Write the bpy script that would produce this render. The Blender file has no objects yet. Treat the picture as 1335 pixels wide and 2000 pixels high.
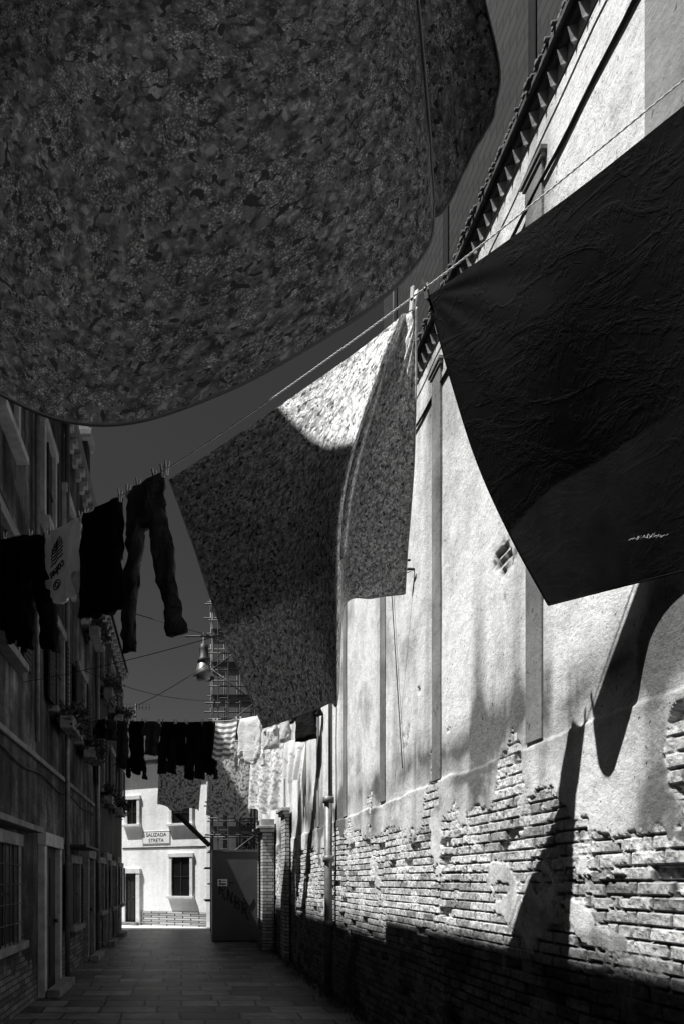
import bpy, bmesh, math, random
import numpy as np
from mathutils import Vector, Matrix
random.seed(4)
S=bpy.context.scene
COL=S.collection
F=1350.0; EYE=1.6
def P(px,py,Y):            # image pixel unprojected to a point at assumed depth Y down the street
    return Vector(((px-360)*Y/F, Y, EYE+(1720-py)*Y/F))
# ---------------------------------------------------------------- helpers
def tag(o,label,cat,group=None):
    o["label"]=label; o["category"]=cat
    if group: o["group"]=group
    return o
def top(name,loc,label,cat,group=None):
    e=bpy.data.objects.new(name,None); e.location=loc; e.empty_display_size=.2
    COL.objects.link(e); return tag(e,label,cat,group)
def mk(name,verts,faces,mat,parent=None,smooth=False,bevel=0,recalc=True):
    me=bpy.data.meshes.new(name); me.from_pydata([tuple(v) for v in verts],[],faces)
    if recalc:
        bm=bmesh.new(); bm.from_mesh(me); bmesh.ops.recalc_face_normals(bm,faces=bm.faces); bm.to_mesh(me); bm.free()
    if smooth: me.polygons.foreach_set('use_smooth',[True]*len(me.polygons))
    o=bpy.data.objects.new(name,me); COL.objects.link(o)
    if mat: me.materials.append(mat)
    if parent: attach(o,parent)
    if bevel:
        m=o.modifiers.new('bevel','BEVEL'); m.width=bevel; m.segments=2; m.limit_method='ANGLE'
    return o
def attach(o,p):
    o.parent=p
    o.matrix_parent_inverse=Matrix.Translation(p.location).inverted() if p.type=='EMPTY' else Matrix()
class Fr:
    def __init__(s,O,U,N): s.O=Vector(O); s.U=Vector(U).normalized(); s.N=Vector(N).normalized()
    def __call__(s,u,n,z): return s.O+s.U*u+s.N*n+Vector((0,0,z))
WF=Fr((0,0,0),(1,0,0),(0,1,0))
LW=Fr((-1.98,0,0),(0,1,0),(1,0,0))
RW=Fr((2.1,0,0),(0,1,0),(-1,0,0))
def boxes(name,bl,fr,mat,parent=None,bevel=0):
    V=[];Fc=[]
    for (u0,u1,n0,n1,z0,z1) in bl:
        b=len(V)
        for z in(z0,z1):
            for (u,n) in((u0,n0),(u1,n0),(u1,n1),(u0,n1)): V.append(fr(u,n,z))
        Fc+=[(b,b+1,b+2,b+3),(b+4,b+5,b+6,b+7),(b,b+1,b+5,b+4),(b+1,b+2,b+6,b+5),(b+2,b+3,b+7,b+6),(b+3,b,b+4,b+7)]
    return mk(name,V,Fc,mat,parent,bevel=bevel)
def tube_geo(pts,r,n=6):
    V=[];Fc=[]
    pts=[Vector(p) for p in pts]
    for i,p in enumerate(pts):
        t=(pts[min(i+1,len(pts)-1)]-pts[max(i-1,0)]).normalized()
        a=t.cross(Vector((0,0,1)));
        if a.length<.01: a=Vector((1,0,0))
        a.normalize(); b=t.cross(a)
        rr=r[i] if isinstance(r,(list,tuple)) else r
        for k in range(n):
            q=2*math.pi*k/n; V.append(p+a*math.cos(q)*rr+b*math.sin(q)*rr)
    for i in range(len(pts)-1):
        for k in range(n):
            Fc.append((i*n+k,i*n+(k+1)%n,(i+1)*n+(k+1)%n,(i+1)*n+k))
    Fc.append(tuple(range(n))); Fc.append(tuple((len(pts)-1)*n+k for k in range(n)))
    return V,Fc
def tube(name,pts,r,mat,parent=None,n=6):
    V,Fc=tube_geo(pts,r,n); return mk(name,V,Fc,mat,parent,smooth=True)
def merge(geos):
    V=[];Fc=[]
    for v,f in geos:
        b=len(V); V+=list(v); Fc+=[tuple(i+b for i in q) for q in f]
    return V,Fc
def lathe(name,prof,c,mat,parent=None,n=24):
    V=[];Fc=[]
    for r,z in prof:
        for k in range(n):
            q=2*math.pi*k/n; V.append((c[0]+r*math.cos(q),c[1]+r*math.sin(q),c[2]+z))
    for i in range(len(prof)-1):
        for k in range(n): Fc.append((i*n+k,i*n+(k+1)%n,(i+1)*n+(k+1)%n,(i+1)*n+k))
    return mk(name,V,Fc,mat,parent,smooth=True)
# ---------------------------------------------------------------- materials (monochrome)
def newmat(name):
    m=bpy.data.materials.new(name); m.use_nodes=True; nt=m.node_tree; nt.nodes.clear()
    out=nt.nodes.new('ShaderNodeOutputMaterial'); return m,nt,out
def N(nt,t,**k):
    n=nt.nodes.new(t)
    for a,b in k.items(): setattr(n,a,b)
    return n
def g(v): return (v,v,v,1)
def ramp(nt,src,stops):
    r=nt.nodes.new('ShaderNodeValToRGB'); e=r.color_ramp.elements
    while len(e)<len(stops): e.new(.5)
    for i,(p,c) in enumerate(stops): e[i].position=p; e[i].color=g(c)
    nt.links.new(src,r.inputs[0]); return r.outputs[0]
def mix(nt,a,b,f,mode='MIX'):
    m=nt.nodes.new('ShaderNodeMix'); m.data_type='RGBA'; m.blend_type=mode
    for s,v in((0,f),(6,a),(7,b)):
        if hasattr(v,'is_output'): nt.links.new(v,m.inputs[s])
        else: m.inputs[s].default_value=v
    return m.outputs[2]
def noise(nt,co,scale,detail=6,rough=.6,mapping=None,dist=0):
    if mapping:
        mp=nt.nodes.new('ShaderNodeMapping'); mp.inputs['Scale'].default_value=mapping
        nt.links.new(co,mp.inputs[0]); co=mp.outputs[0]
    n=nt.nodes.new('ShaderNodeTexNoise'); n.inputs['Scale'].default_value=scale; n.inputs['Detail'].default_value=detail
    n.inputs['Roughness'].default_value=rough; n.inputs['Distortion'].default_value=dist; nt.links.new(co,n.inputs[0]); return n.outputs[0]
def bump(nt,h,dist,prev=None,st=1.0):
    b=nt.nodes.new('ShaderNodeBump'); b.inputs['Distance'].default_value=dist; b.inputs['Strength'].default_value=st
    nt.links.new(h,b.inputs['Height'])
    if prev: nt.links.new(prev,b.inputs['Normal'])
    return b.outputs[0]
def princ(nt,out,col,rough=.85,nrm=None,metal=0,spec=.3):
    p=nt.nodes.new('ShaderNodeBsdfPrincipled')
    if hasattr(col,'is_output'): nt.links.new(col,p.inputs['Base Color'])
    else: p.inputs['Base Color'].default_value=col
    p.inputs['Roughness'].default_value=rough; p.inputs['Metallic'].default_value=metal
    p.inputs['Specular IOR Level'].default_value=spec
    if nrm: nt.links.new(nrm,p.inputs['Normal'])
    nt.links.new(p.outputs[0],out.inputs[0]); return p
def simple(name,lo,hi,scale=6,rough=.8,bd=.003,metal=0,mapping=None,spec=.3):
    m,nt,out=newmat(name); co=N(nt,'ShaderNodeTexCoord').outputs['Object']
    n=noise(nt,co,scale,8,.65,mapping); c=ramp(nt,n,[(.3,lo),(.7,hi)])
    princ(nt,out,c,rough,bump(nt,noise(nt,co,scale*6,5,.6,mapping),bd),metal,spec); return m
M_stone=simple('weathered_stone',.08,.24,5,.85,.004)
M_cstone=simple('grimy_cornice_stone',.03,.10,9,.85,.006)
M_lstone=simple('pale_stone',.22,.45,5,.85,.003)
M_wstone=simple('white_stone',.5,.75,5,.85,.003)
M_dwood=simple('dark_wood',.008,.02,8,.7,.003,mapping=(1,1,.2))
M_glass=simple('dark_opening',.004,.008,3,.35,.0005,spec=.4)
M_metal=simple('galvanised_metal',.10,.22,12,.5,.001,metal=.4)
M_iron=simple('dark_iron',.015,.04,14,.55,.001)
M_scaf=simple('weathered_scaffold_steel',.05,.12,9,.6,.001,metal=.3)
M_rope=simple('rope_fibre',.55,.75,90,.9,.001)
M_wire=simple('black_cable',.012,.025,20,.6,.0005)
M_leaf=simple('leaf',.03,.08,10,.6,.001)
M_tile=simple('roof_tile',.04,.14,9,.85,.006)
M_peg=simple('peg_wood',.3,.5,30,.7,.0005)
M_plank=simple('scaffold_plank',.06,.14,6,.8,.003)
M_ink=simple('black_ink',.008,.015,20,.7,.0002)
def plaster(name,lo,mid,hi,streak=.5,brick=0.0,bd=.006,blo=.06,bhi=.18):
    m,nt,out=newmat(name); co=N(nt,'ShaderNodeTexCoord').outputs['Object']
    a=ramp(nt,noise(nt,co,1.1,10,.68),[(.32,lo),(.5,mid),(.66,hi)])
    s=ramp(nt,noise(nt,co,2.2,6,.6,(1.6,1.6,.18)),[(.38,1-streak),(.62,1.0)])
    c=mix(nt,a,s,.9,'MULTIPLY')
    p=ramp(nt,noise(nt,co,26,3,.5),[(.30,.35),(.36,1)])
    c=mix(nt,c,p,.8,'MULTIPLY')
    nb=bump(nt,noise(nt,co,70,4,.6),bd*.35); nb=bump(nt,noise(nt,co,7,6,.6),bd*1.5,nb)
    if brick:
        sep=N(nt,'ShaderNodeSeparateXYZ'); nt.links.new(co,sep.inputs[0])
        ad=N(nt,'ShaderNodeMath',operation='ADD'); nt.links.new(sep.outputs[0],ad.inputs[0]); nt.links.new(sep.outputs[1],ad.inputs[1])
        cb=N(nt,'ShaderNodeCombineXYZ'); nt.links.new(ad.outputs[0],cb.inputs[0]); nt.links.new(sep.outputs[2],cb.inputs[1])
        br=N(nt,'ShaderNodeTexBrick'); br.inputs['Scale'].default_value=1; br.inputs['Brick Width'].default_value=.26; br.inputs['Row Height'].default_value=.075
        br.inputs['Mortar Size'].default_value=.008; br.inputs['Color1'].default_value=g(blo); br.inputs['Color2'].default_value=g(bhi); br.inputs['Mortar'].default_value=g(.03)
        nt.links.new(cb.outputs[0],br.inputs[0])
        nz=N(nt,'ShaderNodeMath',operation='MULTIPLY_ADD'); nt.links.new(noise(nt,co,1.7,8,.6),nz.inputs[0]); nz.inputs[1].default_value=2.2; nz.inputs[2].default_value=brick-1.1
        sb=N(nt,'ShaderNodeMath',operation='SUBTRACT'); nt.links.new(nz.outputs[0],sb.inputs[0]); nt.links.new(sep.outputs[2],sb.inputs[1])
        f=N(nt,'ShaderNodeMath',operation='MULTIPLY',use_clamp=True); f.inputs[1].default_value=25; nt.links.new(sb.outputs[0],f.inputs[0])
        c=mix(nt,c,br.outputs[0],f.outputs[0])
        nb=bump(nt,br.outputs[1],-.008,nb)
    princ(nt,out,c,.92,nb,spec=.15); return m
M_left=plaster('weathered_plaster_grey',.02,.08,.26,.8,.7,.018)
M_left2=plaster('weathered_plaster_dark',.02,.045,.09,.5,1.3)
M_end=plaster('pale_plaster',.74,.88,.93,.15,.0)
M_pil=plaster('stained_pilaster_plaster',.12,.22,.34,.35,0,.008)
M_patch=plaster('stained_grey_plaster',.24,.36,.46,.35,0,.008)
M_pier=plaster('brick_pier_face',.3,.4,.5,.3,9,.006,.25,.5)
M_box=simple('painted_sheet_metal',.05,.08,1.5,.6,.002,spec=.35)
M_white=simple('white_enamel',.7,.8,3,.5,.0005)
# right wall from vertex attributes
m,nt,out=newmat('plaster_over_brick'); M_wall=m
co=N(nt,'ShaderNodeTexCoord').outputs['Object']
def attr(n): a=N(nt,'ShaderNodeAttribute'); a.attribute_name=n; return a.outputs['Fac']
fine=ramp(nt,noise(nt,co,9,10,.78),[(.34,.72),(.54,1.0)])
c=mix(nt,g(.90),g(.12),attr('stain'))
c=mix(nt,c,fine,1.0,'MULTIPLY')
c=mix(nt,c,ramp(nt,noise(nt,co,1.7,9,.7),[(.36,.70),(.52,1)]),.9,'MULTIPLY')
c=mix(nt,c,ramp(nt,noise(nt,co,60,4,.7),[(.34,.66),(.48,1)]),.85,'MULTIPLY')
pit=ramp(nt,noise(nt,co,38,3,.5),[(.28,.15),(.315,1)])
c=mix(nt,c,pit,.9,'MULTIPLY')
crk=ramp(nt,noise(nt,co,1.3,7,.6,dist=.8),[(.4965,1),(.4995,.35),(.5025,1)])
c=mix(nt,c,crk,.6,'MULTIPLY')
bc=ramp(nt,attr('rnd'),[(0,.28),(.25,.55),(1,.80)])
bc=mix(nt,bc,ramp(nt,noise(nt,co,34,7,.8),[(.36,.35),(.53,1)]),.95,'MULTIPLY')
bc=mix(nt,bc,ramp(nt,noise(nt,co,4,6,.7),[(.35,.6),(.55,1)]),.9,'MULTIPLY')
bc=mix(nt,bc,g(.08),attr('mort'))
bc=mix(nt,bc,g(.03),attr('shade_damp'))
c=mix(nt,c,bc,attr('expo'))
nb=bump(nt,noise(nt,co,140,4,.6),.0026); nb=bump(nt,noise(nt,co,22,7,.7),.010,nb)
princ(nt,out,c,.93,nb,spec=.1)
# paving
m,nt,out=newmat('stone_paving'); M_pave=m
co=N(nt,'ShaderNodeTexCoord').outputs['Object']
wob=N(nt,'ShaderNodeVectorMath',operation='SCALE'); nn=N(nt,'ShaderNodeTexNoise'); nn.inputs['Scale'].default_value=1.3; nt.links.new(co,nn.inputs[0]); nt.links.new(nn.outputs[1],wob.inputs[0]); wob.inputs['Scale'].default_value=.09
av=N(nt,'ShaderNodeVectorMath',operation='ADD'); nt.links.new(co,av.inputs[0]); nt.links.new(wob.outputs[0],av.inputs[1])
br=N(nt,'ShaderNodeTexBrick',offset=.42,squash=.7,squash_frequency=3); br.inputs['Scale'].default_value=1; br.inputs['Brick Width'].default_value=.70; br.inputs['Row Height'].default_value=.42
br.inputs['Mortar Size'].default_value=.018; br.inputs['Mortar Smooth'].default_value=.4; br.inputs['Color1'].default_value=g(.03); br.inputs['Color2'].default_value=g(.19); br.inputs['Mortar'].default_value=g(.006)
nt.links.new(av.outputs[0],br.inputs[0])
c=mix(nt,br.outputs[0],ramp(nt,noise(nt,co,5,9,.7),[(.35,.35),(.6,1)]),.9,'MULTIPLY')
c=mix(nt,c,ramp(nt,noise(nt,co,1.1,5,.6),[(.38,.45),(.55,1)]),.9,'MULTIPLY')
nb=bump(nt,br.outputs[1],-.016); nb=bump(nt,noise(nt,co,24,6,.6),.008,nb); nb=bump(nt,noise(nt,co,2.5,4,.6),.02,nb)
princ(nt,out,c,.5,nb,spec=.35)
M_ground=simple('ground_earth',.1,.2,2,.95,.01)
M_cross=simple('sunlit_street_tone',.5,.7,3,.8,.004)
# fabrics
def fabric(name,kind,trans,lo=.05,hi=.5,crease=.003,tboost=1.0,sc=1.0,gap=.3,gt=.395):
    m,nt,out=newmat(name); tc=N(nt,'ShaderNodeTexCoord'); co=tc.outputs['UV']
    if kind=='berry':
        w=N(nt,'ShaderNodeTexNoise'); w.inputs['Scale'].default_value=16*sc; nt.links.new(co,w.inputs[0])
        ws=N(nt,'ShaderNodeVectorMath',operation='SCALE'); ws.inputs['Scale'].default_value=.05/sc; nt.links.new(w.outputs[1],ws.inputs[0])
        wa=N(nt,'ShaderNodeVectorMath',operation='ADD'); nt.links.new(co,wa.inputs[0]); nt.links.new(ws.outputs[0],wa.inputs[1])
        v=N(nt,'ShaderNodeTexVoronoi',voronoi_dimensions='2D'); v.inputs['Scale'].default_value=27*sc; nt.links.new(wa.outputs[0],v.inputs[0])
        v2=N(nt,'ShaderNodeTexVoronoi',voronoi_dimensions='2D'); v2.inputs['Scale'].default_value=150*sc; nt.links.new(co,v2.inputs[0])
        body=ramp(nt,v.outputs['Distance'],[(.1,hi),(.45,hi*.85),(.7,hi*.5)])
        sepc=N(nt,'ShaderNodeSeparateColor'); nt.links.new(v.outputs['Color'],sepc.inputs[0])
        body=mix(nt,body,ramp(nt,sepc.outputs[0],[(0,.68),(1,1)]),1.0,'MULTIPLY')
        seeds=ramp(nt,v2.outputs['Distance'],[(.2,1.8),(.36,.78)])
        body=mix(nt,body,seeds,ramp(nt,sepc.outputs[1],[(.4,.1),(.6,1)]),'MULTIPLY')
        lf=ramp(nt,noise(nt,co,60*sc,2,.5,dist=.8),[(.34,.55),(.44,.92),(.56,1),(.60,1.7)])
        c=mix(nt,body,lf,1.0,'MULTIPLY')
        gn=ramp(nt,noise(nt,wa.outputs[0],46*sc,2,.5,dist=.5),[(gt-.03,1),(gt,0)])
        c=mix(nt,c,g(hi*gap),gn)
        c=mix(nt,c,ramp(nt,noise(nt,co,2.5,3,.5),[(.3,.88),(.7,1.06)]),1.0,'MULTIPLY')
    elif kind=='stripe':
        wv=N(nt,'ShaderNodeTexWave',bands_direction='Y'); wv.inputs['Scale'].default_value=3.2; nt.links.new(co,wv.inputs[0]); c=ramp(nt,wv.outputs[1],[(.45,lo),(.55,hi)])
    elif kind=='floral':
        c=ramp(nt,noise(nt,co,16,4,.55),[(.42,lo),(.5,hi*.8),(.6,hi)])
    else:
        c=ramp(nt,noise(nt,co,5,6,.6),[(.3,lo),(.7,hi)])
    ob=tc.outputs['Object']
    a1=ramp(nt,noise(nt,ob,3.2,5,.6,(1,1,1.8),.6),[(.44,0),(.5,1),(.56,0)])
    a2=ramp(nt,noise(nt,ob,7,6,.6,(1.5,1.5,.7),.4),[(.45,0),(.5,1),(.55,0)])
    nb=bump(nt,a1,crease*.7); nb=bump(nt,a2,crease*.6,nb); nb=bump(nt,noise(nt,ob,5,5,.6),crease*2,nb)
    nb=bump(nt,noise(nt,co,400,2,.5),.0005,nb)
    d=N(nt,'ShaderNodeBsdfPrincipled'); d.inputs['Roughness'].default_value=.8; d.inputs['Specular IOR Level'].default_value=.1
    t=N(nt,'ShaderNodeBsdfTranslucent')
    nt.links.new(c,d.inputs['Base Color']); nt.links.new(nb,d.inputs['Normal']); nt.links.new(nb,t.inputs[1])
    if tboost!=1:
        mm=N(nt,'ShaderNodeVectorMath',operation='SCALE'); mm.inputs['Scale'].default_value=tboost; nt.links.new(c,mm.inputs[0]); tcol=mm.outputs[0]
    else: tcol=c
    nt.links.new(tcol,t.inputs[0])
    mx=N(nt,'ShaderNodeMixShader'); mx.inputs[0].default_value=trans
    nt.links.new(d.outputs[0],mx.inputs[1]); nt.links.new(t.outputs[0],mx.inputs[2]); nt.links.new(mx.outputs[0],out.inputs[0])
    return m
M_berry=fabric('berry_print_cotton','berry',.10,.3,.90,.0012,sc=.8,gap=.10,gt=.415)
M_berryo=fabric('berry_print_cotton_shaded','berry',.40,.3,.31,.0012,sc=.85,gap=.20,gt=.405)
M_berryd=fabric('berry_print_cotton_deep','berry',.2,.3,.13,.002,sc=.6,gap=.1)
M_navy=fabric('dark_cotton','plain',.4,.004,.007,.0020,tboost=7.0)
M_black=fabric('black_jersey','plain',.05,.006,.012,.005)
M_denim=fabric('dark_denim','plain',.05,.045,.09,.010)
M_wcloth=fabric('white_cotton','plain',.3,.75,.85,.003)
M_gcloth=fabric('grey_cotton','plain',.2,.05,.09,.003)
M_stripe=fabric('striped_cotton','stripe',.3,.2,.8,.002)
M_floral=fabric('floral_cotton','floral',.35,.08,.45,.002)
M_floralw=fabric('white_floral_cotton','floral',.3,.4,.9,.002)
# ---------------------------------------------------------------- ground
def quad(name,x0,x1,y0,y1,z,mat): 
    o=mk(name,[(x0,y0,z),(x1,y0,z),(x1,y1,z),(x0,y1,z)],[(0,1,2,3)],mat,recalc=False); o["kind"]="structure"; return o
quad('ground',-300,300,-300,300,0,M_ground)
quad('street_paving',-30,40,-12,34,.004,M_pave)
quad('cross_street_sun_strip',-25,.75,22.35,25.2,.009,M_cross)  # sunlight on the far ground painted in as a paler strip
# ---------------------------------------------------------------- right wall (relief mesh)
def hsh(a,b,s=0):
    v=np.sin(a*127.1+b*311.7+s*74.7)*43758.5453; return v-np.floor(v)
def vn(x,y,s=0):
    ix=np.floor(x);iy=np.floor(y);fx=x-ix;fy=y-iy;fx=fx*fx*(3-2*fx);fy=fy*fy*(3-2*fy)
    return (hsh(ix,iy,s)*(1-fx)+hsh(ix+1,iy,s)*fx)*(1-fy)+(hsh(ix,iy+1,s)*(1-fx)+hsh(ix+1,iy+1,s)*fx)*fy
def fbm(x,y,o=4,s=0):
    r=0;a=.5;t=0
    for i in range(o): r=r+a*vn(x*2**i,y*2**i,s+i*7);t+=a;a*=.55
    return r/t
def ss(a,b,x): t=np.clip((x-a)/(b-a),0,1); return t*t*(3-2*t)
ys=np.concatenate([np.linspace(-4,1.75,10),np.exp(np.arange(math.log(1.8),math.log(19.2),.0023)),[19.2]])
zs=np.concatenate([np.arange(0,2.85,.0115),np.linspace(2.86,6.25,95)])
Y,Z=np.meshgrid(ys,zs)
hy=np.interp(Y,[-4,2.5,3.4,3.8,3.95,4.25,4.35,4.6,4.75,5.7,5.82,6.0,6.15,7.1,8.0,8.8,10,19],
               [1.66,1.68,1.72,1.92,2.14,2.2,2.55,2.55,2.10,2.06,2.68,2.6,2.06,2.18,2.1,2.38,2.12,2.2])
h=hy+(fbm(Y*2.2,Z*2.2,5,3)-.5)*.45+(fbm(Y*16,Z*16,2,4)-.5)*.12
expo=ss(-.004,.004,h-Z)
keep=ss(.665,.672,fbm(Y*2.6,Z*4.2,6,11))*ss(.8,1.4,Z)
expo=expo*(1-keep)
patch=ss(.735,.742,fbm(Y*2.4,Z*2.4,5,21))*(Z<3.9)
expo=np.maximum(expo,patch)
zz=Z+.006*np.sin(Y*1.7)+(fbm(Y*5,Z*2,3,14)-.5)*.016
crs=np.floor(zz/.069); fz=(zz/.069)%1
yy=Y/.235+.5*(crs%2)+hsh(crs,crs*0+3)*.3; col=np.floor(yy); fy=yy%1
jw=fbm(Y*9,Z*9,2,15)
mort=np.maximum((fz<.11+.14*jw)*1.0,(fy<.03+.06*jw)*1.0)
smear=ss(.56,.66,fbm(Y*3.5,Z*3.5,6,13))
mort=mort*(1-.8*smear)
fade=1-ss(10,16,Y)*.4; mort=mort*fade
rnd=hsh(col,crs,5)
rnd=np.clip(rnd+smear*.5,0,1)
er=(hsh(col,crs,9)>.95)*1.0
ledge=ss(-.006,.006,Z-2.42-(fbm(Y*2,Y*0,5,2)-.5)*.07)
X=2.1+(fbm(Y*.7,Z*.7,3,31)-.5)*.02+(fbm(Y*4,Z*4,3,35)-.5)*.005*(Z<2.85)
X=X+ledge*.013+expo*(.010+mort*.018-rnd*.008+er*.035+(fbm(Y*30,Z*30,3,41)-.5)*.016)
stain=.10*fbm(Y*1.2,Z*1.2,6,51)
low=1-ss(2.36,2.46,Z)
stain=stain+low*(.12+2.1*np.clip(fbm(Y*1.3,Z*1.8,7,61)-.41,0,1))
drip=np.clip(fbm(Y*2.6,Z*.28,6,71)-.53,0,1)*3.0*(1-ss(2.5,4.3,Z))
halo=np.clip(1-np.abs(Z-2.45-fbm(Y*1.5,Y*0,3,81)*.35)/.32,0,1)*1.4*fbm(Y*3,Z*3,6,85)
topd=np.clip(fbm(Y*3.2,Z*.35,5,91)-.52,0,1)*2.2*ss(4.2,5.9,Z)
blot=ss(.58,.75,fbm(Y*1.6,Z*1.6,6,99))*.4
strip=0
for yc in (4.17,5.79,7.36,9.09): strip=strip+np.exp(-((Y-yc-.22)/.12)**2)*.4*fbm(Y*4,Z*.6,4,33)*(Z>2.42)
stain=np.clip(stain+drip+halo+topd+blot+strip,0,.95)
shade_damp=np.clip((1.35-Z)/.25,0,1)*.72+ss(.55,.7,fbm(Y*1.5,Z*2,4,88))*.2  # shade on the wall foot painted as darker brick, plus scattered damp blotches
nr,nc=Y.shape
V=np.stack([X,Y,Z],-1).reshape(-1,3)
idx=np.arange(nr*nc).reshape(nr,nc)
Q=np.stack([idx[:-1,:-1],idx[1:,:-1],idx[1:,1:],idx[:-1,1:]],-1).reshape(-1,4)
def npmesh(name,V,Q,mat,attrs={},uv=None,smooth=True,parent=None,smask=None):
    me=bpy.data.meshes.new(name); me.vertices.add(len(V)); me.vertices.foreach_set('co',V.astype(np.float32).ravel())
    me.loops.add(Q.size); me.loops.foreach_set('vertex_index',Q.astype(np.int32).ravel())
    me.polygons.add(len(Q)); me.polygons.foreach_set('loop_start',np.arange(0,Q.size,4,dtype=np.int32))
    me.update(calc_edges=True)
    me.polygons.foreach_set('use_smooth',smask if smask is not None else np.ones(len(Q),dtype=bool))
    for k,v in attrs.items():
        a=me.attributes.new(k,'FLOAT','POINT'); a.data.foreach_set('value',v.astype(np.float32).ravel())
    if uv is not None:
        l=me.uv_layers.new(name='UVMap'); l.data.foreach_set('uv',uv[Q.ravel()].astype(np.float32).ravel())
    me.validate(); me.materials.append(mat)
    o=bpy.data.objects.new(name,me); COL.objects.link(o)
    if parent: attach(o,parent)
    return o
wall=top('plaster_wall',(2.1,8,0),'tall sunlit wall with flaking plaster over old brick','wall')
sm=(expo[:-1,:-1]<.05).ravel()
npmesh('wall_face',V,Q,M_wall,{'expo':expo,'mort':mort,'rnd':rnd,'stain':stain,'shade_damp':shade_damp},parent=wall,smask=sm)
boxes('wall_core',[(-4,19.2,-.45,-.16,0,6.2)],RW,M_pil,wall)
boxes('wall_end',[(19.2,19.35,-.45,.02,0,6.2)],RW,M_end,wall)
boxes('cornice',[(-4,19.4,-.45,.06,6.27,6.31),(-4,19.4,-.45,.03,6.215,6.268)],RW,M_cstone,wall,bevel=.005)
Vd=[];Fd=[]
yq=1.5
while yq<19:
    b=len(Vd); w=.055
    for (u,n,z) in((yq,-.04,6.212),(yq+w,-.04,6.212),(yq+w/2,.035,6.212),(yq,-.04,6.12),(yq+w,-.04,6.12),(yq+w/2,.015,6.13)): Vd.append(RW(u,n,z))
    Fd+=[(b,b+1,b+2),(b+3,b+5,b+4),(b,b+2,b+5,b+3),(b+1,b+4,b+5,b+2),(b,b+3,b+4,b+1)]; yq+=.105
mk('dentil_course',Vd,Fd,M_lstone,wall)
geo=[]
yq=-4
while yq<19.3:
    a=random.uniform(-.02,.015); geo.append(tube_geo([(2.035+a,yq,6.325),(2.6,yq+random.uniform(-.01,.01),6.40)],.010+random.uniform(0,.010),6)); yq+=random.uniform(.02,.035)
v,f=merge(geo); mk('roof_tile',v,f,M_tile,wall,smooth=True)
for yc in (2.80,4.17,5.79,7.36,9.09,10.9,12.7,14.5):
    w=.36 if yc<3 else .095
    z0=3.3 if yc<3 else 2.44
    boxes('pilaster',[(yc-w,yc+w,-.1,.001,z0,5.85)],RW,M_patch if yc<3 else M_pil,wall,bevel=.004)
    if yc>3:
        w2=w+.02
        boxes('pilaster_capital',[(yc-w2,yc+w2,-.1,.012,5.852,5.88),(yc-w2-.015,yc+w2+.015,-.1,.022,5.882,5.91)],RW,M_stone,wall,bevel=.003)
tb=top('tall_building',(2.7,3,0),'tall dark clad building rising behind the plaster wall','building')
m,nt,out=newmat('dark_cladding'); M_clad=m
co=N(nt,'ShaderNodeTexCoord').outputs['Object']
sep=N(nt,'ShaderNodeSeparateXYZ'); nt.links.new(co,sep.inputs[0]); cb=N(nt,'ShaderNodeCombineXYZ'); nt.links.new(sep.outputs[1],cb.inputs[0]); nt.links.new(sep.outputs[2],cb.inputs[1])
br=N(nt,'ShaderNodeTexBrick'); br.inputs['Scale'].default_value=1; br.inputs['Brick Width'].default_value=.24; br.inputs['Row Height'].default_value=.11; br.inputs['Mortar Size'].default_value=.012
br.inputs['Color1'].default_value=g(.013); br.inputs['Color2'].default_value=g(.024); br.inputs['Mortar'].default_value=g(.003); nt.links.new(cb.outputs[0],br.inputs[0])
princ(nt,out,br.outputs[0],.8,bump(nt,br.outputs[1],-.015))
boxes('wall',[(-4,9.2,-6,-.55,0,15)],RW,M_clad,tb)
for yc in (3.0,5.22,6.95,8.62):
    tube('pole',[(2.62,yc,6.45),(2.62,yc,15)],.026,M_white,tb,8)
def cable(name,y0,y1,z,lab,amp=.02,mat=M_wire,r=.009,x=2.085):
    pts=[]; k=int((y1-y0)/.12)
    for i in range(k+1):
        y=y0+(y1-y0)*i/k; pts.append((x-.010*math.sin(y*3),y,z+amp*math.sin(y*2.1)+.006*math.sin(y*11)))
    o=tube(name,pts,r,mat); tag(o,lab,'cable','cables clipped along the plaster wall'); return o
cable('wall_cable',1.5,19,5.72,'thin black cable clipped along the plaster wall',.015,r=.012,x=2.10)
cable('wall_cable',1.5,19,6.06,'thin cable running just below the wall cornice',.006,r=.006)
dp=top('downpipe',(1.98,9.6,0),'metal downpipe with thick collars on the plaster wall','pipe')
tube('pipe',[(2.03,9.6,5.9),(2.03,9.6,2.7)],.03,M_metal,dp,10)
tube('pipe',[(2.0,9.6,2.75),(2.0,9.6,.02)],.055,M_metal,dp,12)
for z in(2.72,1.9,1.0): lathe('collar',[(.055,-.05),(.078,-.04),(.078,.04),(.055,.05)],(2.0,9.6,z),M_metal,dp)
tube('hanging_wire',[(2.09,7.0-.03*i,4.6-.16*i+.0) for i in range(13)],.005,M_wire)
tag(bpy.data.objects['hanging_wire'],'loose thin wire hanging down the plaster wall','cable')
pr=top('brick_pier',(2.1,16.4,0),'old brick gate pier with moulded stone cap','pier')
boxes('shaft',[(15.9,16.9,.03,.30,0,2.72)],RW,M_pier,pr,bevel=.01)
boxes('stone_cap',[(15.84,16.96,.03,.36,2.72,2.80),(15.78,17.02,.03,.42,2.80,2.86),(15.86,16.94,.03,.34,2.86,3.02)],RW,M_lstone,pr,bevel=.01)
pr=top('brick_pier',(2.1,13.9,0),'brick gate pier with moulded stone cap against wall','pier')
boxes('shaft',[(13.6,14.2,.03,.12,0,2.9)],RW,M_pier,pr,bevel=.01)
boxes('stone_cap',[(13.55,14.25,.03,.16,2.9,2.97),(13.5,14.3,.03,.2,2.97,3.04)],RW,M_lstone,pr,bevel=.01)
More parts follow.
